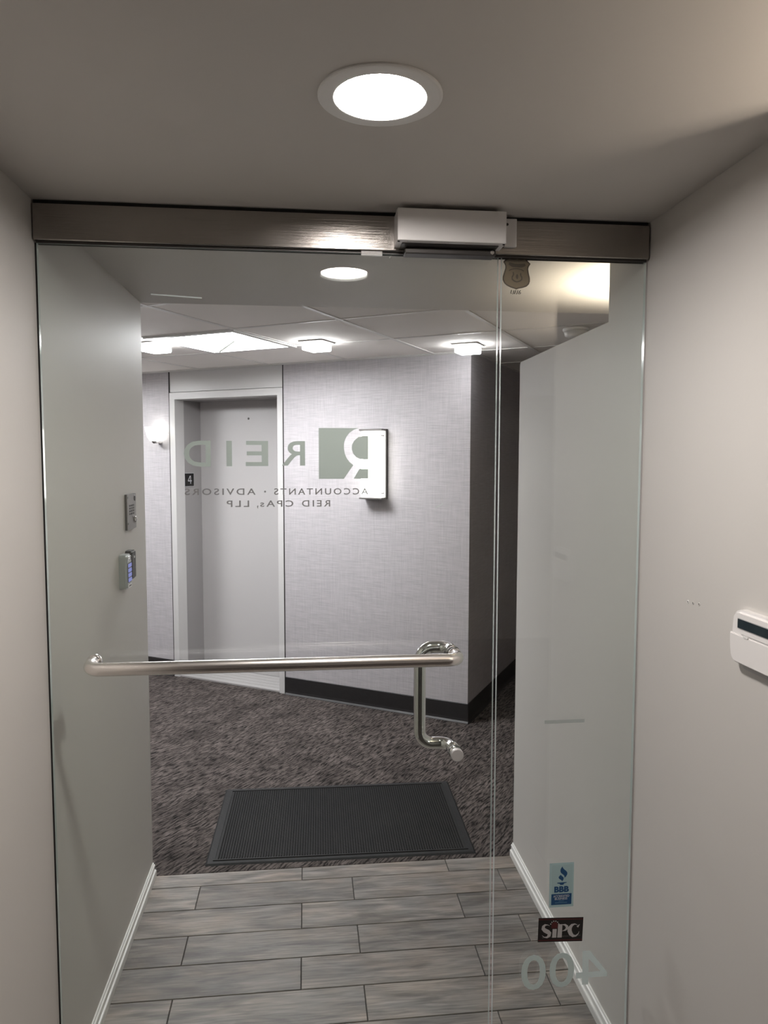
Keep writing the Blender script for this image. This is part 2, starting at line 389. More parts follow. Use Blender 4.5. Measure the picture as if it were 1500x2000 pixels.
def stroke_obj(name, strokes, y, m, parent, fit, d=.0002, M=None):
    bm = nb(); x0, z0, sx, sz = fit
    for pts, ws in strokes:
        L, R = stroke(pts, ws)
        a = [bm.verts.new((x0+sx*v.x, y-d, z0+sz*v.y)) for v in L]; b = [bm.verts.new((x0+sx*v.x, y-d, z0+sz*v.y)) for v in R]
        for i in range(len(a)-1):
            try: bm.faces.new((a[i], a[i+1], b[i+1], b[i]))
            except ValueError: pass
    if M is not None: bmesh.ops.transform(bm, matrix=M, verts=bm.verts[:])
    return link(name, bm, m, parent)
def arc(cx, cy, rx, ry, a0, a1, n=14):
    return [(cx+rx*math.cos(math.radians(a0+(a1-a0)*i/n)), cy+ry*math.sin(math.radians(a0+(a1-a0)*i/n))) for i in range(n+1)]

# ================================================================== SETTING
# floor of wood-look tiles
fl = boxobj('floor', (XL-.12, -3.0, -.06), (XR+.12, YF, -.0035), MT['grout'])
tag(fl, 'grey wood-look plank tile floor under the glass door', 'floor', kind='structure')
def plank_mesh(w, d):
    bm = nb(); box(bm, (-w/2, -d/2, -.0035), (w/2, d/2, 0)); 
    top = [e for e in bm.edges if all(v.co.z > -.001 for v in e.verts)]
    bmesh.ops.bevel(bm, geom=top, offset=.0012, segments=1, affect='EDGES')
    me = bpy.data.meshes.new('plank'); bm.to_mesh(me); bm.free(); me.materials.append(MT['plank']); return me
pm = {}
PW, PD, G = .606, .1535, .003
edges = [YF] + [2.85-PD*k for k in range(0, 11)]
for r, (y1, y0) in enumerate(zip(edges, edges[1:])):
    off = -.026 if r % 2 == 0 else .177
    k = math.floor((XL-off)/PW)
    while off+k*PW < XR:
        a = max(XL+.001, off+k*PW); b = min(XR-.001, off+(k+1)*PW); k += 1
        if b-a < .02: continue
        key = (round(b-a, 3), round(y1-y0, 3))
        if key not in pm: pm[key] = plank_mesh(b-a-G, y1-y0-G)
        o = bpy.data.objects.new('plank', pm[key]); C.objects.link(o); o.location = ((a+b)/2, (y0+y1)/2, 0); o.parent = fl
y_last = edges[-1]
o = boxobj('added_dark_carpet', (XL, -3.0, -.0035), (XR, y_last-.003, .002), MT['carpet'], fl)  # dark carpet added out of view so the glass reflects a darker floor
fz = boxobj('floor_office_left', (-4.0, -3.0, -.06), (XL-.12, .72, .002), MT['carpet']); tag(fz, 'dark carpet of the office room left of the entry', 'floor', kind='structure')
fr = boxobj('floor_office', (XR+.12, -3.0, -.06), (4.0, 1.03, .002), MT['carpet'])
tag(fr, 'dark carpet of the office room right of the entry', 'floor', kind='structure')
fh = boxobj('floor_hall', (-4.3, YF, -.06), (3.8, 9.6, .001), MT['carpet'])
tag(fh, 'dark grey brown streaked carpet of the elevator hall', 'floor', kind='structure')
fh2 = boxobj('floor_side', (XR+.12, YN, -.06), (3.8, YF, .001), MT['carpet'])
tag(fh2, 'dark carpet behind the low right wing wall', 'floor', kind='structure')

# ceilings
ce = boxobj('ceiling', (-4.12, -3.0, HC), (4.0, YF, HC+.055), MT['ceil'])
DLS = ((.127, 1.252), (2.3, -1.3))
for x_, y_ in DLS:
    bm = nb(); disc(bm, (x_, y_, HC-.02), (0, 0, 1), .0790, .06, 64); cut = link('cutter', bm, MT['ceil'])
    md_ = ce.modifiers.new('hole', 'BOOLEAN'); md_.operation = 'DIFFERENCE'; md_.object = cut; md_.solver = 'EXACT'
    me_ = bpy.data.meshes.new_from_object(ce.evaluated_get(bpy.context.evaluated_depsgraph_get()))
    ce.modifiers.clear(); ce.data = me_; bpy.data.objects.remove(cut)
tag(ce, 'smooth grey drywall ceiling and soffit above the glass door', 'ceiling', kind='structure')
# walls left / right
wl = boxobj('wall_left', (XL-.12, .72, 0), (XL, YF, HC), MT['wall'])
tag(wl, 'plain greige wall left of the glass door', 'wall', kind='structure')
YE = 1.15
bm = nb(); R_ = .016
pts = [(YE, 0), (YF, 0), (YF, HLOW-R_)] + [(YF-R_+R_*math.cos(math.radians(t)), HLOW-R_+R_*math.sin(math.radians(t))) for t in (15, 30, 45, 60, 75, 90)] + [(YN, HLOW), (YN, HC), (YE, HC)]
prism(bm, pts, .12, Matrix(((0, 0, 1, XR), (1, 0, 0, 0), (0, 1, 0, 0), (0, 0, 0, 1))))
wr = link('wall_right', bm, MT['wall'])
tag(wr, 'plain greige wall right of the glass with low stepped end', 'wall', kind='structure')
for i, (y, z) in enumerate(((1.577, 1.374), (1.555, 1.3755), (1.529, 1.378))):
    bm = nb(); lathe(bm, (XR, y, z), (-1, 0, 0), [(.0042, 0), (.0036, .0012), (.0022, .0014), (.0016, .0004), (0, .0003)], 14)
    h = link('nail_hole', bm, MT['wall'], wr, [MT['white'] if i == 0 else MT['wall']])
    bm = nb(); disc(bm, (XR-.0006, y, z-.0006), (-1, 0, 0), .0017, .0004, 10); link('hole_core', bm, MT['dark'], h)
wq = boxobj('wall_office_left', (-4.0, .72, 0), (XL-.12, .84, HC), MT['wall']); tag(wq, 'greige office wall turning left before the glass door', 'wall', kind='structure')
wv_ = boxobj('wall_office_end', (-4.12, -3.0, 0), (-4.0, .84, HC), MT['wall']); tag(wv_, 'far left office wall', 'wall', kind='structure')
wb = boxobj('wall_office', (XR+.12, 1.03, 0), (4.0, 1.15, HC), MT['wall']); tag(wb, 'greige office wall turning right past the alarm keypad', 'wall', kind='structure')
wk = boxobj('wall_back', (-4.12, -3.12, 0), (4.0, -3.0, HC), MT['wall']); tag(wk, 'greige wall behind the viewer', 'wall', kind='structure')
we = boxobj('wall_office_right', (4.0, -3.0, 0), (4.12, 1.15, HC), MT['wall']); tag(we, 'far right office wall', 'wall', kind='structure')
# hall walls
hz = HACT-.004
w1 = boxobj('wall_hall_left_front', (-4.3, YF-.12, 0), (XL-.12, YF, hz), MT['wallhall']); tag(w1, 'hall wall running left from the entry', 'wall', kind='structure')
w2 = boxobj('wall_hall_right_front', (XR+.12, YN-.12, 0), (3.8, YN, HC), MT['wall']); tag(w2, 'wall behind the low wing wall', 'wall', kind='structure')
w3 = boxobj('wall_hall_left', (-4.42, YF-.12, 0), (-4.3, 9.6, hz), MT['linen']); tag(w3, 'far left end wall of the hall', 'wall', kind='structure')
w4 = boxobj('wall_hall_right', (3.8, YN-.12, 0), (3.92, 9.6, hz), MT['linen']); tag(w4, 'far right end wall of the hall', 'wall', kind='structure')
J0, J1 = 1.385, 2.424
bm = nb()
box(bm, (.1, -.12, 0), (J0, 0, hz)); box(bm, (J1, -.12, 0), (6.3, 0, hz))
bmesh.ops.transform(bm, matrix=HALL_M, verts=bm.verts[:]); bmesh.ops.recalc_face_normals(bm, faces=bm.faces[:])
wa = link('wall_elevator', bm, MT['linen']); tag(wa, 'pale woven wallcovering wall holding the elevator and sconce', 'wall', kind='structure')
bm = nb(); box(bm, (0, -6.0, 0), (.1, 0, hz)); bmesh.ops.transform(bm, matrix=HALL_M, verts=bm.verts[:]); bmesh.ops.recalc_face_normals(bm, faces=bm.faces[:])
wc = link('wall_corner', bm, MT['linen']); tag(wc, 'shaded woven wallcovering wall receding past the corner', 'wall', kind='structure')

# hall ceiling: tiles on a grid aligned with the elevator wall
ch = boxobj('ceiling_hall', (-4.3, YN, HACT+.03), (3.8, 9.6, HACT+.06), MT['tile'])
tag(ch, 'suspended ceiling of pale square tiles above the elevator hall', 'ceiling', kind='structure')
P = .62; GA, GB = .86, .655
tm = bpy.data.meshes.new('ceiling_tile'); bm = nb(); box(bm, (-P/2+.006, -P/2+.006, 0), (P/2-.006, P/2-.006, .016)); bm.to_mesh(tm); bm.free(); tm.materials.append(MT['tile'])
ROT = math.atan2(DA.y, DA.x)
def in_hall(v): return -4.25 < v.x < 3.75 and v.y > YN
cells = []
for i in range(-9, 9):
    for j in range(-10, 9):
        c = hall(GA+P*(i+.5), GB+P*(j+.5), HACT)
        a_, b_ = GA+P*(i+.5), GB+P*(j+.5)
        if b_ < -.35 and a_ > .35: continue
        if not (-4.6 < c.x < 4.1 and YF-.45 < c.y < 8.5): continue
        if c.x < XL-.3 and c.y < YF-.2: continue
        if (i, j) in ((0, 0), (3, 0)): continue      # troffer opening
        cells.append((i, j))
        o = bpy.data.objects.new('ceiling_tile', tm); C.objects.link(o); o.location = c; o.rotation_euler = (0, 0, ROT); o.parent = ch
bm = nb()
for i in range(-9, 10):
    box(bm, (GA+P*i-.011, -6.0, HACT-.004), (GA+P*i+.011, 6.0, HACT+.004))
for j in range(-10, 10):
    box(bm, (-6, GB+P*j-.011, HACT-.0034), (6, GB+P*j+.011, HACT+.0034))
bmesh.ops.transform(bm, matrix=HALL_M, verts=bm.verts[:])
# trim to the hall outline
for co, no in (((0, YF+.0, 0), (0, -1, 0)), ((-4.25, 0, 0), (-1, 0, 0)), ((3.75, 0, 0), (1, 0, 0)), ((0, 9.0, 0), (0, 1, 0))):
    bmesh.ops.bisect_plane(bm, geom=bm.verts[:]+bm.edges[:]+bm.faces[:], plane_co=co, plane_no=no, clear_outer=True)
bmesh.ops.recalc_face_normals(bm, faces=bm.faces[:])
link('tee_grid', bm, MT['tbar'], ch)
hbox('wall_angle', .0, 6.2, .0, .022, HACT-.006, HACT-.002, MT['tbar'], ch)
hbox('wall_angle', -.022, .0, -5.9, .022, HACT-.006, HACT-.002, MT['tbar'], ch)

# baseboards
prof = [(0, 0), (.014, 0), (.014, .024), (.0125, .0265), (.0085, .0275), (.0075, .030), (.0075, .041), (.0095, .0435), (.0090, .048), (.0050, .0505), (.0045, .0555), (.0035, .0565), (0, .0565)]
bm = nb(); prism(bm, prof, YF-.72, Matrix(((1, 0, 0, XL), (0, 0, 1, .72), (0, 1, 0, 0), (0, 0, 0, 1))))
o = link('baseboard_left', bm, MT['white']); tag(o, 'white moulded baseboard along the left wall', 'baseboard', kind='structure')
bm = nb(); prism(bm, prof, YF-YE, Matrix(((-1, 0, 0, XR), (0, 0, 1, YE), (0, 1, 0, 0), (0, 0, 0, 1))))
o = link('baseboard_right', bm, MT['white']); tag(o, 'white moulded baseboard along the right wall', 'baseboard', kind='structure')
cove = [(0, 0), (.018, 0), (.016, .004), (.008, .014), (.006, .03), (.006, .126), (.004, .129), (0, .129)]
def cove_base(name, label, along, start, length, outward):
    bm = nb()
    Mx = Matrix(((outward.x, 0, along.x, start.x), (outward.y, 0, along.y, start.y), (0, 1, 0, 0), (0, 0, 0, 1)))
    prism(bm, cove, length, Mx); bmesh.ops.recalc_face_normals(bm, faces=bm.faces[:])
    o = link(name, bm, MT['base']); tag(o, label, 'baseboard', kind='structure'); return o
cove_base('baseboard_elevator', 'black vinyl cove base right of the elevator', DA, hall(-.006, 0, .001), J0-.002+.006, NB)
cove_base('baseboard_elevator_left', 'black vinyl cove base left of the elevator', DA, hall(J1+.002, 0, .001), 3.8, NB)
cove_base('baseboard_corner', 'black vinyl cove base on the shaded receding wall', -NB, hall(0, 0.006, .001), 5.9, -DA)

# ================================================================== GLASS ENTRANCE
GT = .006   # half thickness
def pane(name, x0, x1, z0, z1, parent):
    bm = nb(); box(bm, (x0, YG-GT, z0), (x1, YG+GT, z1))
    for f in bm.faces: f.material_index = 0 if abs(f.normal.y) > .5 else 1
    return link(name, bm, None, parent, [MT['glass'], MT['edge']])
dr = empty('door_1', (-.628, YG, 0))
tag(dr, 'frameless clear glass door with steel push bar', 'door', kind='structure')
pane_d = pane('glass_pane', 0, .4855+.628, .008, 2.2105, dr); pane_d.location = (0, -YG, 0); pane_d.parent = dr
for v in pane_d.data.vertices: v.co.x = v.co.x
R_T = .0162
HB = 1.20
def dloc(o): o.location = (.628, -YG, 0); return o
bm = nb(); tube(bm, fillet([(-.521, YG-GT, HB+.004), (-.521, YG-.07, HB), (.381, YG-.07, HB-.0), (.381, YG-GT, HB-.004)], .040, 10), R_T, 28)
pb = dloc(link('push_bar', bm, MT['tube'], dr, smooth=True))
for x in (-.521, .381):
    bm = nb(); lathe(bm, (x, YG-GT, HB+.004 if x < 0 else HB-.004), (0, -1, 0), [(.0185, 0), (.0185, .006), (.0172, .008), (0, .008)], 28)
    dl = link('mounting_collar', bm, MT['chrome'], pb)
bm = nb(); tube(bm, fillet([(.381, YG+GT, HB-.004), (.381, YG+.075, HB-.004), (.303, YG+.075, HB-.004), (.303, YG+.075, .93), (.385, YG+.075, .93), (.389, YG+GT, .93)], .036, 10), R_T, 28)
ph = dloc(link('pull_handle', bm, MT['chrome'], dr, smooth=True))
bm = nb(); lathe(bm, (.389, YG-GT, .93), (0, -1, 0), [(.0168, 0), (.0168, .010), (.0155, .012), (0, .012)], 28)
cap = link('end_cap', bm, MT['alu'], ph)
for x, z in ((.381, HB-.004), (.389, .93)):
    bm = nb(); lathe(bm, (x, YG+GT, z), (0, 1, 0), [(.0185, 0), (.0185, .005), (.0165, .006), (0, .006)], 24); link('mounting_collar', bm, MT['chrome'], ph)
o = dloc(boxobj('hinge_side_seal', (-.633, YG-.004, .0), (-.6288, YG+.004, 2.21), MT['dark'], dr))

sl = empty('window_1', (.4945, YG, 0)); tag(sl, 'narrow fixed glass sidelight right of the glass door', 'window', kind='structure')
def sloc(o): o.location = (-.4945, -YG, 0); return o
sloc(pane('glass_pane', .4945, .8745, .012, 2.214, sl))
sloc(boxobj('floor_channel', (.4945, YG-.012, 0), (.876, YG+.012, .02), MT['steel'], sl))
sloc(boxobj('wall_channel', (.8748, YG-.007, .0), (.878, YG+.007, 2.214), MT['alu'], sl))

tr = empty('trim_1', (0, YG, 2.2)); tag(tr, 'brushed steel header rail above the glass door and sidelight', 'trim', kind='structure')
def tl(o): o.location = (0, -YG, -2.2); return o
tl(boxobj('header_rail', (-.630, YG-.0225, 2.2126), (.874, YG+.0225, 2.2960), MT['steel'], tr, .0016, 2))
tl(boxobj('gap_shade_strip', (-.630, YG-.012, 2.2955), (.874, YG+.018, HC), MT['dark'], tr))  # near-black strip stands in for the shade in the gap above the rail
tl(boxobj('bottom_gasket', (-.628, YG-.010, 2.2085), (.873, YG-.0065, 2.2128), MT['darkmetal'], tr))
tl(boxobj('bottom_gasket', (-.628, YG+.0065, 2.2085), (.873, YG+.010, 2.2128), MT['darkmetal'], tr))
# small white ribbed clip hanging under the rail
bm = nb()
for k in range(3): box(bm, (.138, YG-.018, 2.2022+.0034*k), (.190, YG-.0075, 2.2049+.0034*k), .0008, 1)
tl(link('plastic_clip', bm, MT['ivory'], tr))

# magnetic lock
ml_ = empty('magnetic_lock', (.35, YG-.0565, 2.219)); tag(ml_, 'aluminium magnetic lock box mounted on the steel header rail', 'door lock')
def mloc(o): o.location = (-.35, -(YG-.0565), -2.219); return o
mloc(boxobj('housing', (.2185, YG-.090, 2.2195), (.482, YG-.0228, 2.2945), MT['lockalu'], ml_, .0018, 2))
mloc(boxobj('magnet_face', (.232, YG-.070, 2.2172), (.468, YG-.030, 2.2196), MT['darkmetal'], ml_))
for x in (.2225, .478):
    bm = nb(); disc(bm, (x, YG-.0805, 2.2194), (0, 0, -1), .0030, .0010, 14); mloc(link('screw', bm, MT['dark'], ml_))
for x0, x1 in ((.243, .249), (.300, .309), (.345, .382)):
    mloc(boxobj('indicator_label', (x0, YG-.0845, 2.2188), (x1, YG-.0765, 2.2196), MT['stickwhite'], ml_))
ar = empty('armature_plate', (.355, YG-.03, 2.195)); tag(ar, 'dark steel armature plate on the glass door top', 'door hardware')
def aloc(o): o.location = (-.355, -(YG-.03), -2.195); return o
aloc(boxobj('plate', (.243, YG-.046, 2.2015), (.468, YG-.0062, 2.2165), MT['darkmetal'], ar, .003, 2))
bm = nb(); disc(bm, (.458, YG-.046, 2.209), (0, -1, 0), .0055, .004, 6); aloc(link('bolt_head', bm, MT['chrome'], ar))
o = boxobj('lock_spacer', (.4925, YG-.0345, 2.2285), (.5235, YG-.0228, 2.2965), MT['ivory'], None, .0015, 2)
tag(o, 'pale plastic spacer block on the header rail beside the lock', 'spacer')
bm = nb(); disc(bm, (.4985, YG-.0345, 2.282), (0, -1, 0), .0035, .0008, 14); link('screw_hole', bm, MT['darkmetal'], o)

# ------------------------------------------------------------------ lettering on the outside of the glass (mirrored from here)
YV = YG-GT-.0003
sg = empty('company_sign', (-.07, YV, 1.58)); tag(sg, 'frosted REID accountants sign lettering on the glass door, seen reversed', 'sign')
def sgl(o): o.location = (.07, -YV, -1.58); return o
for ch_, x0, x1, z0, z1, nm in (('D', -.2975, -.233, 1.6835, 1.747, 'letter_d'), ('I', -.195, -.1815, 1.6845, 1.747, 'letter_i'), ('E', -.148, -.093, 1.685, 1.747, 'letter_e'), ('R', -.060, -.002, 1.686, 1.747, 'letter_r')):
    sgl(text_mesh(ch_, x0, x1, z0, z1, YV, MT['vinyl'], nm, sg, True, .012))
LX = lambda c: .032+(c-945)/(1262-945)*.124
LZ = lambda c: 1.653+(420-c)/(420-88)*.127
big = [(945, 88), (1200, 88), (1168, 100), (1140, 120), (1120, 148), (1108, 180), (1105, 214), (1110, 250), (1122, 282), (1142, 310), (1166, 330), (1105, 420), (945, 420)]
bowl = [(1262, 138), (1228, 138), (1196, 148), (1172, 170), (1158, 198), (1156, 226), (1166, 256), (1186, 278), (1212, 290), (1232, 292), (1262, 292)]
leg = [(1205, 355), (1262, 355), (1262, 419), (1168, 419)]
for nm, q in (('logo_field', big), ('logo_bowl', bowl), ('logo_leg', leg)):
    sgl(flat(nm, [(LX(x), LZ(y)) for x, y in q], YV, MT['vinyl'], sg))
for wd, x0, x1, z0, z1, nm in (('ACCOUNTANTS', -.0794, .156, 1.6135, 1.6295, 'tagline_word'), ('ADVISORS', -.297, -.125, 1.6135, 1.6295, 'tagline_word'),
                               ('REID', -.0105, .060, 1.5835, 1.5995, 'firm_word'), ('CPAs', -.114, -.032, 1.5835, 1.5995, 'firm_word'), ('LLP', -.196, -.141, 1.5835, 1.5995, 'firm_word')):
    sgl(text_mesh(wd, x0, x1, z0, z1, YV, MT['vinylgrey'], nm, sg, True, .012, spacing=1.35))
sgl(text_mesh(',', -.1215, -.1185, 1.5795, 1.5868, YV, MT['vinylgrey'], 'comma', sg, True, .012))
bm = nb(); disc(bm, (-.1016, YV, 1.6215), (0, -1, 0), .0024, .0002, 16); sgl(link('bullet', bm, MT['vinylgrey'], sg))
sn = empty('suite_number', (.69, YV, .263)); tag(sn, 'frosted suite number 400 on the glass sidelight, seen reversed', 'sign')
bm = nb()
FX = lambda u: .816-(.816-.727)*u      # u runs left to right in the reading direction, seen reversed
FZ = lambda v: .2635+(.3610-.2635)*v
for q in ([(.60, 0), (.80, 0), (.80, .20), (.60, .20)], [(0, .20), (1, .20), (1, .37), (.225, .37), (0, .33)], [(.60, .37), (.80, .37), (.80, 1), (.60, .76)],
          [(0, .33), (.225, .37), (.60, .76), (.80, 1), (.57, 1)]):
    vs = [bm.verts.new((FX(u), YV-.0002, FZ(v))) for u, v in q]; bm.faces.new(vs)
o = link('digit_four', bm, MT['vinylpale'], sn); o.location = (-.69, -YV, -.263)
for ch_, x0, x1, nm, z0, z1 in (('0', .652, .722, 'digit_zero', .2610, .3605), ('0', .573, .642, 'digit_zero', .2600, .3595)):
    o = text_mesh(ch_, x0, x1, z0, z1, YV, MT['vinylpale'], nm, sn, True, .006); o.location = (-.69, -YV, -.263)

# police-style shield sticker (bronze back side)
YB = YG+GT+.0007
bs = empty('shield_sticker', (.5355, YB, 2.138)); tag(bs, 'bronze badge shaped sticker at the top of the sidelight', 'sticker')
BX = lambda c: .501+(c-355)/(1135-355)*.0695
BZ = lambda c: 2.136+(1215-c)/(1215-320)*.0785
shield = [(370, 455), (505, 345), (540, 325), (575, 345), (640, 362), (720, 352), (765, 325), (805, 352), (870, 385), (950, 365), (985, 335), (1010, 372), (1080, 450), (1135, 492), (1085, 570), (1068, 640), (1085, 750), (1122, 900), (1125, 985), (1100, 1065), (1040, 1125), (930, 1165), (800, 1190), (745, 1215), (700, 1195), (590, 1165), (470, 1110), (400, 1045), (362, 960), (362, 880), (400, 750), (432, 640), (432, 565), (405, 500)]
YB = YG+GT+.0007
def bl(o): o.location = (-.5355, -YB, -2.138); return o
bl(flat('shield', [(BX(x), BZ(y)) for x, y in shield], YB, MT['badge'], bs))
FB = (0, 0, 1, 1)
def bstroke(nm, pts, ws): 
    q = [(BX(x), BZ(y)) for x, y in pts]; bl(stroke_obj(nm, [(q, [w*.0000891 for w in ws])], YB-.00025, MT['badgedark'], bs, FB))
bstroke('shield_rim', shield+[shield[0]], [38]*(len(shield)+1))
bstroke('crest_banner', [(520, 500), (640, 545), (765, 555), (890, 550), (1000, 520)], [70, 110, 95, 110, 70])
bstroke('crest_arc', [(520, 700), (600, 660), (700, 640), (800, 642), (900, 670), (960, 705)], [28]*6)
seal = [(650, 740), (660, 810), (620, 880), (620, 940), (680, 990), (760, 1015), (850, 990), (905, 940), (905, 880), (870, 830), (870, 760)]
bstroke('crest_seal', seal, [38]*len(seal))
bstroke('crest_figure', [(770, 800), (760, 870), (775, 930)], [40, 75, 40])
hw = tag(empty('handwritten_number', (.535, YB, 2.122)), 'small black handwritten digits under the bronze badge sticker', 'writing')
for k, pts in enumerate(([(0, 1), (-.12, .2), (.25, 0), (.42, .9)], [(.75, 1), (.5, .1), (.62, .05)], [(1.1, 1), (.85, .0), (1.02, .3)], [(1.55, .95), (1.35, .75), (1.2, .05), (1.42, .1), (1.55, .4), (1.38, .5)])):
    o = stroke_obj('digit_stroke', [(pts, [.15]*len(pts))], YB-.00025, MT['ink'], hw, (.5235, 2.1225, .0155, .0105)); o.location = (-.535, -YB, -2.122)

# blue torch accreditation sticker
YS = YG-GT-.0002
ang = math.radians(0.6)
bb = empty('accreditation_sticker', (.68, YS, .494)); tag(bb, 'pale blue BBB torch sticker on the glass sidelight', 'sticker')
def bbl(o): o.location = (-.68, -YS, -.494); return o
QX = lambda c: .6478+(c-290)/(850-290)*.0665
QZ = lambda c: .4915+(1195-c)/(1195-225)*.1235
bbl(flat('backing', rrect(QX(285), QZ(1200), QX(858), QZ(222), .0012), YS, MT['pale_sticker'], bb))
bbl(flat('panel', [(QX(x), QZ(y)) for x, y in ((345, 900), (820, 900), (828, 262), (345, 262))], YS-.00022, MT['pale_inner'], bb))
bbl(flat('banner', [(QX(x), QZ(y)) for x, y in ((335, 1145), (810, 1145), (815, 905), (338, 905))], YS-.00022, MT['navy'], bb))
fl1 = [(588, 300), (596, 330), (625, 365), (670, 400), (700, 435), (702, 475), (680, 520), (635, 560), (640, 530), (625, 500), (590, 470), (555, 445), (540, 410), (540, 375), (555, 340)]
fl2 = [(545, 485), (500, 530), (505, 562), (545, 590), (575, 612), (582, 630), (610, 600), (620, 570), (612, 540), (580, 515)]
for nm, q in (('torch_flame', fl1), ('torch_flame', fl2), ('torch_bowl', [(470, 655), (692, 652), (690, 664), (632, 676), (612, 708), (545, 708), (525, 680), (470, 672)])):
    bbl(flat(nm, [(QX(x), QZ(y)) for x, y in q], YS-.00044, MT['navy'], bb))
bbl(text_mesh('BBB', QX(402), QX(748), QZ(872), QZ(738), YS-.00044, MT['navy'], 'bbb_text', bb, False, .05, spacing=1.02))
bbl(text_mesh('ACCREDITED', QX(385), QX(758), QZ(980), QZ(932), YS-.00044, MT['stickwhite'], 'accredited_text', bb, False, .0))
bbl(text_mesh('BUSINESS', QX(420), QX(712), QZ(1036), QZ(990), YS-.00044, MT['stickwhite'], 'business_text', bb, False, .0))
bbl(flat('fine_print', [(QX(x), QZ(y)) for x, y in ((510, 1070), (630, 1070), (630, 1058), (510, 1058))], YS-.00044, MT['stickdim'], bb))
bbl(flat('fine_print', [(QX(x), QZ(y)) for x, y in ((425, 1110), (710, 1110), (710, 1094), (425, 1094))], YS-.00044, MT['stickdim'], bb))

# black SiPC sticker
sp = empty('membership_sticker', (.68, YS, .397)); tag(sp, 'black SIPC sticker with silver letters above the suite number', 'sticker')
def spl(o): o.location = (-.68, -YS, -.397); return o
SX = lambda c: .6175+(c-92)/(1030-92)*.1275
SZ = lambda x, c: .3955+(1862-c)/(1862-1322)*.0675 - 0*(x)
def SP(x, y): return (SX(x), .397+(1850-(y+(x-92)*.048))/(1850-1322)*.0665)
def sflat(nm, q, m, k): spl(flat(nm, [SP(x, y) for x, y in q], YS-.00022*k, m, sp))
sflat('backing', [(92, 1865), (1012, 1865), (1030, 1322), (104, 1322)], MT['sipcblack'], 0)
sflat('red_bar', [(104, 1368), (1022, 1372), (1022, 1352), (104, 1346)], MT['sipcred'], 1)
sflat('red_bar', [(98, 1838), (1008, 1838), (1008, 1816), (98, 1816)], MT['sipcred'], 1)
def sstroke(nm, strokes, m, k):
    out = []
    for pts, ws in strokes: out.append(([SP(x, y) for x, y in pts], [w_*.000132 for w_ in ws]))
    spl(stroke_obj(nm, out, YS-.00022*k, m, sp, FB))
sstroke('letter_s', [([(335, 1500), (290, 1478), (240, 1478), (205, 1515), (200, 1560), (240, 1605), (295, 1635), (330, 1670), (325, 1720), (280, 1760), (225, 1755), (180, 1715)], [6, 14, 40, 62, 78, 88, 92, 86, 70, 40, 16, 6])], MT['sipcgrey'], 1)
sstroke('letter_i', [([(438, 1575), (430, 1770)], [88, 88])], MT['sipcgrey'], 1)
sstroke('letter_p', [([(552, 1470), (540, 1770)], [90, 96]), ([(590, 1478), (650, 1485), (690, 1520), (690, 1570), (655, 1605), (595, 1625)], [10, 40, 58, 58, 34, 8])], MT['sipcgrey'], 1)
sstroke('letter_c', [([(905, 1490), (850, 1472), (795, 1495), (755, 1550), (745, 1620), (770, 1690), (820, 1740), (880, 1740), (930, 1690), (945, 1640)], [8, 24, 56, 80, 92, 84, 60, 34, 16, 5]), ([(905, 1540), (955, 1478)], [46, 4])], MT['sipcgrey'], 1)
sflat('red_dome', [(365, 1560), (372, 1490)]+[(437+65*math.cos(math.radians(t)), 1490-75*math.sin(math.radians(t))) for t in (165, 140, 115, 90, 65, 40, 15)]+[(500, 1490), (500, 1560)], MT['sipcred'], 1)
for k in range(6):
    t = math.radians(160-28*k); x, y = 437+88*math.cos(t), 1495-98*math.sin(t)
    sflat('member_mark', [(x-10, y+11), (x+10, y+11), (x+10, y-11), (x-10, y-11)], MT['sipcgrey'], 1)
Msh = Matrix.Translation((0, 0, 0))
o = spl(text_mesh('SECURITIES INVESTOR PROTECTION CORPORATION', SP(180, 1790)[0], SP(970, 1790)[0], .4055, .4085, YS-.0002, MT['sipcdim'], 'fine_print', sp, False, .0))
for v in o.data.vertices: v.co.z -= -(v.co.x-.68)*(-.006)

# tape strip and small scraps
def sticker(nm, label, cat, c, w_, h_, rot, m, y):
    bm = nb(); prism(bm, rrect(-w_/2, -h_/2, w_/2, h_/2, min(w_, h_)*.08, 2), .0002, Matrix(((1, 0, 0, 0), (0, 0, -1, 0), (0, 1, 0, 0), (0, 0, 0, 1))))
    o = link(nm, bm, m); o.location = (c[0], y, c[1]); o.rotation_euler = (0, rot, 0); tag(o, label, cat); return o
sticker('tape_strip', 'pale strip of tape lying level across the sidelight', 'tape', (.681, 1.0065), .110, .0095, -.0, MT['tape'], YG-GT-.0002)
sticker('tape_scrap', 'thin white tape scrap on upper door glass below the troffer', 'tape', (-.190, 1.976), .046, .004, -math.atan2(.030, .041), MT['tape'], YG-GT-.0002)
sticker('tape_scrap', 'short white tape scrap on door glass right of the sconce', 'tape', (.338, 1.584), .022, .003, -math.atan2(.014, .024), MT['tape'], YG-GT-.0002)
sticker('tape_residue', 'faint long tape strip high on the left door glass', 'tape', (-.308, 2.094), .120, .0030, .05, MT['tape'], YG-GT-.0002)

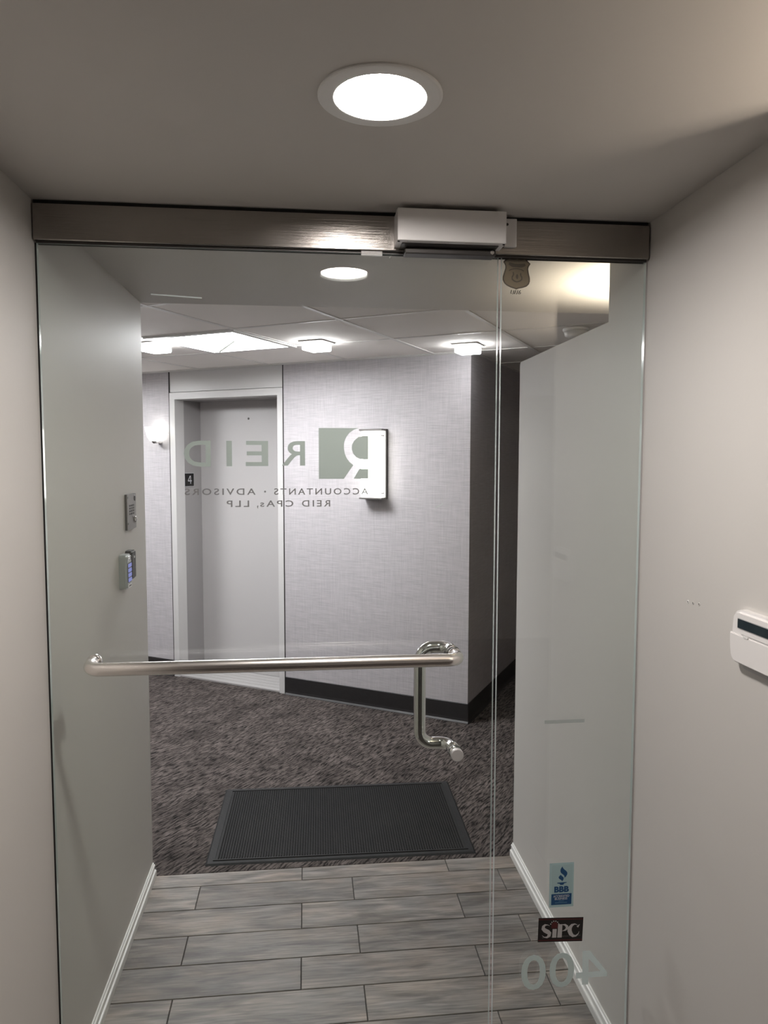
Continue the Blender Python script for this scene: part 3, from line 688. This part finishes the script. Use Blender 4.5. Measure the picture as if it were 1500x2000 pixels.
# ================================================================== LIGHTS
def downlight(x, y, label):
    t = empty('recessed_downlight', (x, y, HC)); tag(t, label, 'ceiling light', 'round office downlights')
    bm = nb(); lathe(bm, (0, 0, 0), (0, 0, -1), [(.1045, 0), (.1045, .0025), (.102, .0040), (.098, .0045), (.0785, .0045), (.0770, .0040), (.0765, .0), (.0765, -.020), (.0785, -.020), (.0785, 0)], 64, True)
    link('trim_ring', bm, MT['white'], t, smooth=False)
    bm = nb(); lathe(bm, (0, 0, .0045), (0, 0, -1), [(.0764, -.003), (.0764, .0), (.05, .0012), (.02, .0016), (0, .0017)], 32)
    link('lens', bm, MT['lens'], t, smooth=True)
    return t
downlight(.127, 1.252, 'round glowing downlight in the ceiling before the glass door')
downlight(2.3, -1.3, 'unseen round downlight added in the office ceiling for fill light')  # added as fill, out of view and clear of the glass reflection

# hall troffer, set into the open grid cell
def troffer(i, j, label):
    c0 = hall(GA+P*(i+.5), GB+P*(j+.5), HACT)
    t = empty('ceiling_troffer', c0); tag(t, label, 'ceiling light', 'square hall troffers'); t.rotation_euler = (0, 0, ROT)
    h = P/2-.004; k = h-.035
    bm = nb()
    for lo, hi in (((-h, -h, -.010), (h, -k, .006)), ((-h, k, -.010), (h, h, .006)), ((-h, -k, -.010), (-k, k, .006)), ((k, -k, -.010), (h, k, .006))): box(bm, lo, hi)
    link('frame', bm, MT['tbar'], t)
    bm = nb()
    for lo, hi in (((-k-.003, -k-.003, .006), (k+.003, -k, .029)), ((-k-.003, k, .006), (k+.003, k+.003, .029)), ((-k-.003, -k, .006), (-k, k, .029)), ((k, -k, .006), (k+.003, k, .029))): box(bm, lo, hi)
    link('inner_walls', bm, MT['tbar'], t)
    bm = nb(); box(bm, (-k, -k, .024), (k, k, .028)); link('lens', bm, MT['troffer'], t)
troffer(0, 0, 'square fluorescent troffer glowing in the hall ceiling')
troffer(3, 0, 'unseen square troffer added further left to brighten the hall')  # added behind the left wall, unseen, for more even hall light

def square_light(x, y, label):
    t = empty('square_downlight', (x, y, HACT)); tag(t, label, 'ceiling light', 'small square hall downlights'); t.rotation_euler = (0, 0, ROT)
    bm = nb(); prism(bm, rrect(-.078, -.078, .078, .078, .008), .005, Matrix.Translation((0, 0, -.009)))
    link('trim_plate', bm, MT['tbar'], t)
    bm = nb(); box(bm, (-.062, -.062, -.052), (.062, .062, -.010), .006, 2); link('lens', bm, MT['halldown'], t)
    bm = nb(); box(bm, (-.02, -.066, -.018), (.02, -.060, -.010)); link('clip', bm, MT['darkmetal'], t)
square_light(.065, 4.22, 'small square hall downlight left of the one at the wall corner')
square_light(.945, 4.22, 'small square hall downlight nearest the wall corner')
square_light(-.86, 4.38, 'small square hall downlight beside the troffer at the left wall')

# hall sconce on the elevator wall
def hall_part(name, a0, a1, b0, b1, z0, z1, m, parent, c, bevel=.0):
    o = hbox(name, a0, a1, b0, b1, z0, z1, m, parent, bevel); o.location = -c; return o
c = hall(.66, 0, 1.44); t = empty('wall_sconce', c); tag(t, 'tall rectangular glowing glass sconce on the elevator wall', 'wall light')
hall_part('back_plate', .580, .735, 0, .016, 1.442, 1.905, MT['chrome'], t, c, .002)
hall_part('glass_shade', .583, .732, .020, .085, 1.456, 1.890, MT['sconce'], t, c, .006)
for z0, z1 in ((1.442, 1.453), (1.893, 1.905)):
    hall_part('chrome_band', .574, .741, .014, .092, z0, z1, MT['plate'], t, c, .002)
for a in (.5735, .7375):
    hall_part('side_rail', a, a+.004, .0, .020, 1.442, 1.905, MT['darkmetal'], t, c)
for a in (.5735, .7365):
    for z in (1.478, 1.855):
        hall_part('clip', a, a+.005, .050, .092, z, z+.010, MT['chrome'], t, c, .001)
# small tapered sconce left of the elevator
c = hall(2.515, 0, 1.83); t = empty('wall_sconce', c); tag(t, 'small tapered white glass sconce left of the elevator', 'wall light')
bm = nb(); q = hall(2.515, .065, 0)
lathe(bm, (q.x, q.y, 1.845), (0, 0, 1), [(.035, 0), (.052, .03), (.066, .08), (.070, .105), (.066, .105), (.0, .095)], 32)
o = link('glass_shade', bm, MT['sconce'], t, smooth=True); o.location = -c
bm = nb(); lathe(bm, (q.x, q.y, 1.822), (0, 0, 1), [(.0, 0), (.012, .004), (.020, .014), (.020, .0235), (0, .0236)], 24); o = link('finial', bm, MT['chrome'], t); o.location = -c
hall_part('wall_arm', 2.495, 2.535, 0, .065, 1.826, 1.840, MT['chrome'], t, c, .002)

# assumed warm uplight, unseen behind the low wing wall, added to light the soffit
t = empty('assumed_uplight', (1.24, YN, 1.965)); tag(t, 'assumed warm uplight sconce unseen behind the low right wing wall', 'wall light')
bm = nb(); lathe(bm, (0, .285, 0), (0, 0, 1), [(0, 0), (.05, .02), (.075, .06), (.08, .10), (.077, .10), (.07, .062), (.045, .026), (0, .012)], 32); link('bowl', bm, MT['white'], t, smooth=True)
bm = nb(); box(bm, (-.04, 0, .0), (.04, .02, .09), .003); link('back_plate', bm, MT['chrome'], t)
bm = nb(); tube(bm, [(0, .01, .03), (0, .285, .012)], .008, 12); link('arm', bm, MT['chrome'], t)
bm = nb(); lathe(bm, (0, .285, .030), (0, 0, 1), [(.0, 0), (.022, .01), (.026, .03), (.018, .05), (0, .058)], 20); link('bulb', bm, MT['bulb'], t, smooth=True)
ld = bpy.data.lights.new('assumed_uplight_beam', 'SPOT'); ld.energy = W_WARM_HALL; ld.color = WARM; ld.spot_size = math.radians(150); ld.spot_blend = .6; ld.shadow_soft_size = .03
lo = bpy.data.objects.new('assumed_uplight_beam', ld); C.objects.link(lo); lo.parent = t; lo.location = (0, .285, .095); lo.rotation_euler = (math.radians(180), 0, 0)

# assumed torchiere, unseen right of the viewer, added to warm the near ceiling
t = empty('assumed_torchiere', (1.36, .66, 0)); tag(t, 'assumed warm floor torchiere unseen in the right office room', 'assumed floor lamp')
bm = nb(); lathe(bm, (0, 0, 0), (0, 0, 1), [(.14, 0), (.14, .012), (.10, .022), (.02, .03), (0, .03)], 36); link('base', bm, MT['darkmetal'], t)
bm = nb(); tube(bm, [(0, 0, .02), (0, 0, 1.83)], .012, 14); link('pole', bm, MT['darkmetal'], t)
bm = nb(); lathe(bm, (0, 0, 1.82), (0, 0, 1), [(0, 0), (.05, .015), (.11, .06), (.15, .12), (.146, .12), (.105, .064), (.045, .022), (0, .010)], 40); link('bowl', bm, MT['white'], t, smooth=True)
bm = nb(); lathe(bm, (0, 0, 1.84), (0, 0, 1), [(0, 0), (.022, .01), (.027, .03), (.018, .055), (0, .062)], 20); link('bulb', bm, MT['bulb'], t, smooth=True)
ld = bpy.data.lights.new('assumed_torchiere_beam', 'SPOT'); ld.energy = W_WARM_NEAR; ld.color = WARM; ld.spot_size = math.radians(160); ld.spot_blend = .5; ld.shadow_soft_size = .09
lo = bpy.data.objects.new('assumed_torchiere_beam', ld); C.objects.link(lo); lo.parent = t; lo.location = (0, 0, 1.945); lo.rotation_euler = (math.radians(180), 0, 0)

# smoke detector
c = hall(-.745, .56, HACT); t = empty('smoke_detector', c); tag(t, 'white round smoke detector on the hall ceiling', 'smoke detector')
bm = nb(); lathe(bm, (0, 0, -.004), (0, 0, -1), [(.066, 0), (.066, .010), (.060, .014)], 36); link('base', bm, MT['white'], t)
bm = nb(); lathe(bm, (0, 0, -.018), (0, 0, -1), [(.060, 0), (.055, .022), (.035, .030), (0, .031)], 36); link('dome', bm, MT['white'], t, smooth=True)

# ================================================================== ELEVATOR
c = hall(1.9, 0, 0); ev = empty('elevator_entrance', c); tag(ev, 'grey elevator doorway with white casing in the hall', 'elevator')
def E(name, a0, a1, b0, b1, z0, z1, m, parent=ev, bevel=0.0):
    o = hbox(name, a0, a1, b0, b1, z0, z1, m, parent, bevel); o.location = -c if parent is ev else (0, 0, 0); return o
O0, O1, OT = 1.438, 2.366, 2.160
E('header_panel', J0+.008, J1-.008, -.08, -.004, 2.216, hz, MT['casing'])
E('casing_jamb', J0+.008, O0, -.10, .003, .001, OT, MT['casing'], bevel=.001)
E('casing_jamb', O1, J1-.008, -.10, .003, .001, OT, MT['casing'], bevel=.001)
E('casing_head', J0+.008, J1-.008, -.10, .003, OT, 2.212, MT['casing'], bevel=.001)
E('joint_strip', J0, J0+.009, -.10, .001, .001, hz, MT['dark'])
E('joint_strip', J1-.009, J1, -.10, .001, .001, hz, MT['dark'])
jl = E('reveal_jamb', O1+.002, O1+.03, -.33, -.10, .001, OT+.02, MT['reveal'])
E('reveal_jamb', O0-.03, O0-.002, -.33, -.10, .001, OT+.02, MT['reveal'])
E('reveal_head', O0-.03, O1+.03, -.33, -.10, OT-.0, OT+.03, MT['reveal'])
dp = E('door_panel', O0-.03, O1+.03, -.34, -.30, .012, OT+.02, MT['door'])
q = hall(1.90, -.2998, 2.02)
bm = nb(); lathe(bm, (q.x, q.y, q.z), tuple(NB), [(.009, 0), (.009, .001), (.006, .002), (.0055, .0008), (0, .0006)], 18); o = link('key_hole', bm, MT['darkmetal'], dp)
for i in range(5):
    E('sill_rib' if i else 'sill', O0, O1, -.30+.058*i+.004, -.30+.058*(i+1), .001, .012, MT['alu'])
np_ = hbox('floor_number_plate', O1-.0025, O1+.002, -.203, -.098, 1.494, 1.594, MT['black'], jl, .0)
np_.location = (0, 0, 0)
# numeral 4 lies on the jamb face, reading towards the hall
def on_jamb(bb_, z): return hall(O1-.0029, bb_, z)
bm = nb()
def quad(p): bm.faces.new([bm.verts.new(on_jamb(*v)) for v in p])
# b axis: -.203 (far, right in view) .. -.098 (near, left)
quad([(-.160, 1.575), (-.168, 1.575), (-.168, 1.512), (-.160, 1.512)])
quad([(-.132, 1.538), (-.178, 1.538), (-.178, 1.531), (-.132, 1.531)])
quad([(-.155, 1.575), (-.163, 1.575), (-.140, 1.538), (-.132, 1.538)])
link('numeral', bm, MT['numeral'], np_)
hbox('plate_edge', O1-.002, O1+.002, -.206, -.095, 1.491, 1.597, MT['numeral'], jl).location = (0, 0, 0)

# ================================================================== FLOOR MAT
mt = empty('floor_mat', (.152, 3.335, 0)); mt.rotation_euler = (0, 0, -math.radians(1.0)); tag(mt, 'black ribbed rubber floor mat on the carpet', 'floor mat')
W2, D2 = .578, .355
bm = nb(); v = box(bm, (-W2, -D2, .001), (W2, D2, .007))
for q in bm.verts:
    if q.co.z > .005: q.co.x *= (W2-.008)/W2; q.co.y *= (D2-.008)/D2
link('base', bm, MT['rubber2'], mt)
bm = nb(); n = 96; wi = W2-.045; di = D2-.04
for i in range(n):
    x = -wi+2*wi*(i+.5)/n; r = 2*wi/n*.32
    V = box(bm, (x-r, -di, .0068), (x+r, di, .0105))
    for q in V:
        if q.co.z > .009: q.co.x = x+(q.co.x-x)*.55
o = link('rib_field', bm, MT['rubber'], mt); o['kind'] = 'stuff'
bm = nb()
for lo_, hi_ in (((-W2+.030, -D2+.028, .0065), (W2-.030, -D2+.036, .0105)), ((-W2+.030, D2-.036, .0065), (W2-.030, D2-.028, .0105)), ((-W2+.030, -D2+.036, .0065), (-W2+.038, D2-.036, .0105)), ((W2-.038, -D2+.036, .0065), (W2-.030, D2-.036, .0105))): box(bm, lo_, hi_)
link('inner_rim', bm, MT['rubber2'], mt)

# ================================================================== WALL DEVICES
# alarm keypad on the right wall
ak = empty('alarm_keypad', (XR, 1.29, 1.35)); tag(ak, 'white alarm keypad with dark display on the right wall', 'alarm keypad')
def wallM(x, sgn):   # local polygon (u,v,depth) -> u along -Y*sgn, v up, depth off the wall
    return Matrix(((0, 0, -sgn, 0), (-sgn, 0, 0, 0), (0, 1, 0, 0), (0, 0, 0, 1)))
WM = wallM(XR, 1)
def keypad_body(z0, z1, sh, d0, d1):
    """bulging outline: half-width varies along height"""
    L = []; n = 24
    for i in range(n+1):
        t = i/n; z = z0+(z1-z0)*t
        e = .085 - .010*abs((z-.002)/.06)**2.2
        r = .016; top = min(.052-z, z+.055)
        if top < r: e -= r-math.sqrt(max(0, r*r-(r-top)**2))
        L.append((e*sh, z))
    return [(-e, z) for e, z in L] + [(e, z) for e, z in L[::-1]]
bm = nb(); prism(bm, keypad_body(-.055, .052, 1.0, 0, 0), .019, WM)
es = [e for e in bm.edges if all(abs(v.co.x+.019) < 1e-5 for v in e.verts)]
bmesh.ops.bevel(bm, geom=es, offset=.006, segments=3, affect='EDGES')
link('body', bm, MT['ivory'], ak)
bm = nb(); prism(bm, keypad_body(-.0535, .004, .99, 0, 0), .0040, WM @ Matrix.Translation((0, 0, .018)))
es = [e for e in bm.edges if all(abs(v.co.x+.0220) < 1e-5 for v in e.verts)]
bmesh.ops.bevel(bm, geom=es, offset=.002, segments=2, affect='EDGES'); dkp = link('flip_cover', bm, MT['ivory'], ak)
bm = nb(); prism(bm, rrect(-.048, -.001, .048, .001, .0008), .001, WM @ Matrix.Translation((0, .0052, .0186))); link('cover_seam', bm, MT['alu'], ak)
bm = nb(); prism(bm, rrect(-.062, .0155, .062, .0365, .0015), .0012, WM @ Matrix.Translation((0, 0, .0186))); link('display_bezel', bm, MT['alu'], ak)
bm = nb(); prism(bm, rrect(-.060, .017, .060, .035, .001), .0010, WM @ Matrix.Translation((0, 0, .0194))); link('display', bm, MT['lcd'], ak)
bm = nb(); prism(bm, rrect(-.008, -.0022, .008, .0022, .0015), .0016, WM @ Matrix.Translation((-.030, .0035, .0214))); link('pull_tab', bm, MT['white'], dkp)
bm = nb(); prism(bm, rrect(-.058, -.066, .058, -.045, .008), .008, WM); link('mounting_base', bm, MT['alu'], ak)

# intercom plate on the left wall beyond the glass
ip = empty('intercom_panel', (XL, 2.689, 1.5145)); tag(ip, 'brushed steel intercom keypad plate with lock on left wall', 'intercom')
LM = Matrix(((0, 0, 1, 0), (1, 0, 0, 0), (0, 1, 0, 0), (0, 0, 0, 1)))   # u -> +Y, v -> up, d -> +X
bm = nb(); prism(bm, rrect(-.066, -.0635, .066, .0635, .003), .006, LM); link('back_box', bm, MT['darkmetal'], ip)
bm = nb(); prism(bm, rrect(-.0655, -.063, .0655, .063, .004), .0025, LM @ Matrix.Translation((0, 0, .006))); pl = link('face_plate', bm, MT['plate'], ip)
for r in range(4):
    for k in range(3):
        bm = nb(); prism(bm, rrect(-.0085, -.0030, .0085, .0030, .001, 2), .0012, LM @ Matrix.Translation((-.026+.026*k, .022-.0098*r, .0085))); link('button', bm, MT['black'], ip)
for u, v_ in ((-.055, .052), (-.055, -.040)):
    bm = nb(); lathe(bm, (.0085, u, v_), (1, 0, 0), [(.0035, 0), (.0030, .001), (0, .0012)], 12); link('screw', bm, MT['darkmetal'], ip)
bm = nb(); lathe(bm, (.0085, .048, .046), (1, 0, 0), [(.010, 0), (.009, .002), (0, .002)], 18); link('camera_eye', bm, MT['black'], ip)
bm = nb(); lathe(bm, (.0085, .040, -.031), (1, 0, 0), [(.011, 0), (.011, .003), (.008, .007), (.006, .008), (0, .008)], 20); lk = link('lock_barrel', bm, MT['chrome'], ip)
bm = nb(); box(bm, (.0163, .039, -.034), (.0170, .041, -.028)); link('key_slot', bm, MT['black'], lk)

# access control keypad with blue keys, and the black card reader behind it
kp = empty('access_keypad', (XL, 2.556, 1.316)); tag(kp, 'silver access keypad with blue lit keys on left wall', 'access keypad')
bm = nb(); prism(bm, rrect(-.034, -.058, .034, .060, .010), .027, LM)
es = [e for e in bm.edges if all(abs(v.co.x-.027) < 1e-5 for v in e.verts)]
bmesh.ops.bevel(bm, geom=es, offset=.006, segments=3, affect='EDGES'); link('body', bm, MT['silver'], kp)
bm = nb(); prism(bm, rrect(-.024, -.036, .026, .032, .004), .0012, LM @ Matrix.Translation((0, 0, .027))); fpn = link('key_panel', bm, MT['darkmetal'], kp)
for r in range(4):
    for k in range(3):
        bm = nb(); prism(bm, rrect(-.0066, -.0062, .0066, .0062, .002, 2), .0016, LM @ Matrix.Translation((-.015+.0160*k, .0225-.0165*r, .0280))); link('lit_key', bm, MT['keyglow'], kp)
for k in range(2):
    bm = nb(); tube(bm, [(.0275, -.022+.046*i/10, .040+.006*k+.007*math.sin(math.pi*i/10)) for i in range(11)], .0012, 8); link('wave_mark', bm, MT['chrome'], kp)
bm = nb(); prism(bm, rrect(-.022, -.0545, .024, -.0415, .002), .0012, LM @ Matrix.Translation((0, 0, .027))); nmp = link('name_plate', bm, MT['ivory'], kp)
bm = nb(); prism(bm, rrect(-.012, -.050, .016, -.046, .001), .0006, LM @ Matrix.Translation((0, 0, .0282))); link('plate_print', bm, MT['darkmetal'], nmp)
cr_ = empty('card_reader', (XL, 2.640, 1.330)); tag(cr_, 'slim black card reader beside the blue lit keypad', 'card reader')
bm = nb(); prism(bm, rrect(-.030, -.052, .030, .050, .010), .024, LM)
es = [e for e in bm.edges if all(abs(v.co.x-.024) < 1e-5 for v in e.verts)]
bmesh.ops.bevel(bm, geom=es, offset=.005, segments=3, affect='EDGES'); link('body', bm, MT['black'], cr_)
bm = nb(); lathe(bm, (.024, .004, .026), (1, 0, 0), [(.0045, 0), (.0040, .0012), (0, .0014)], 14); link('indicator_light', bm, MT['stickwhite'], cr_)
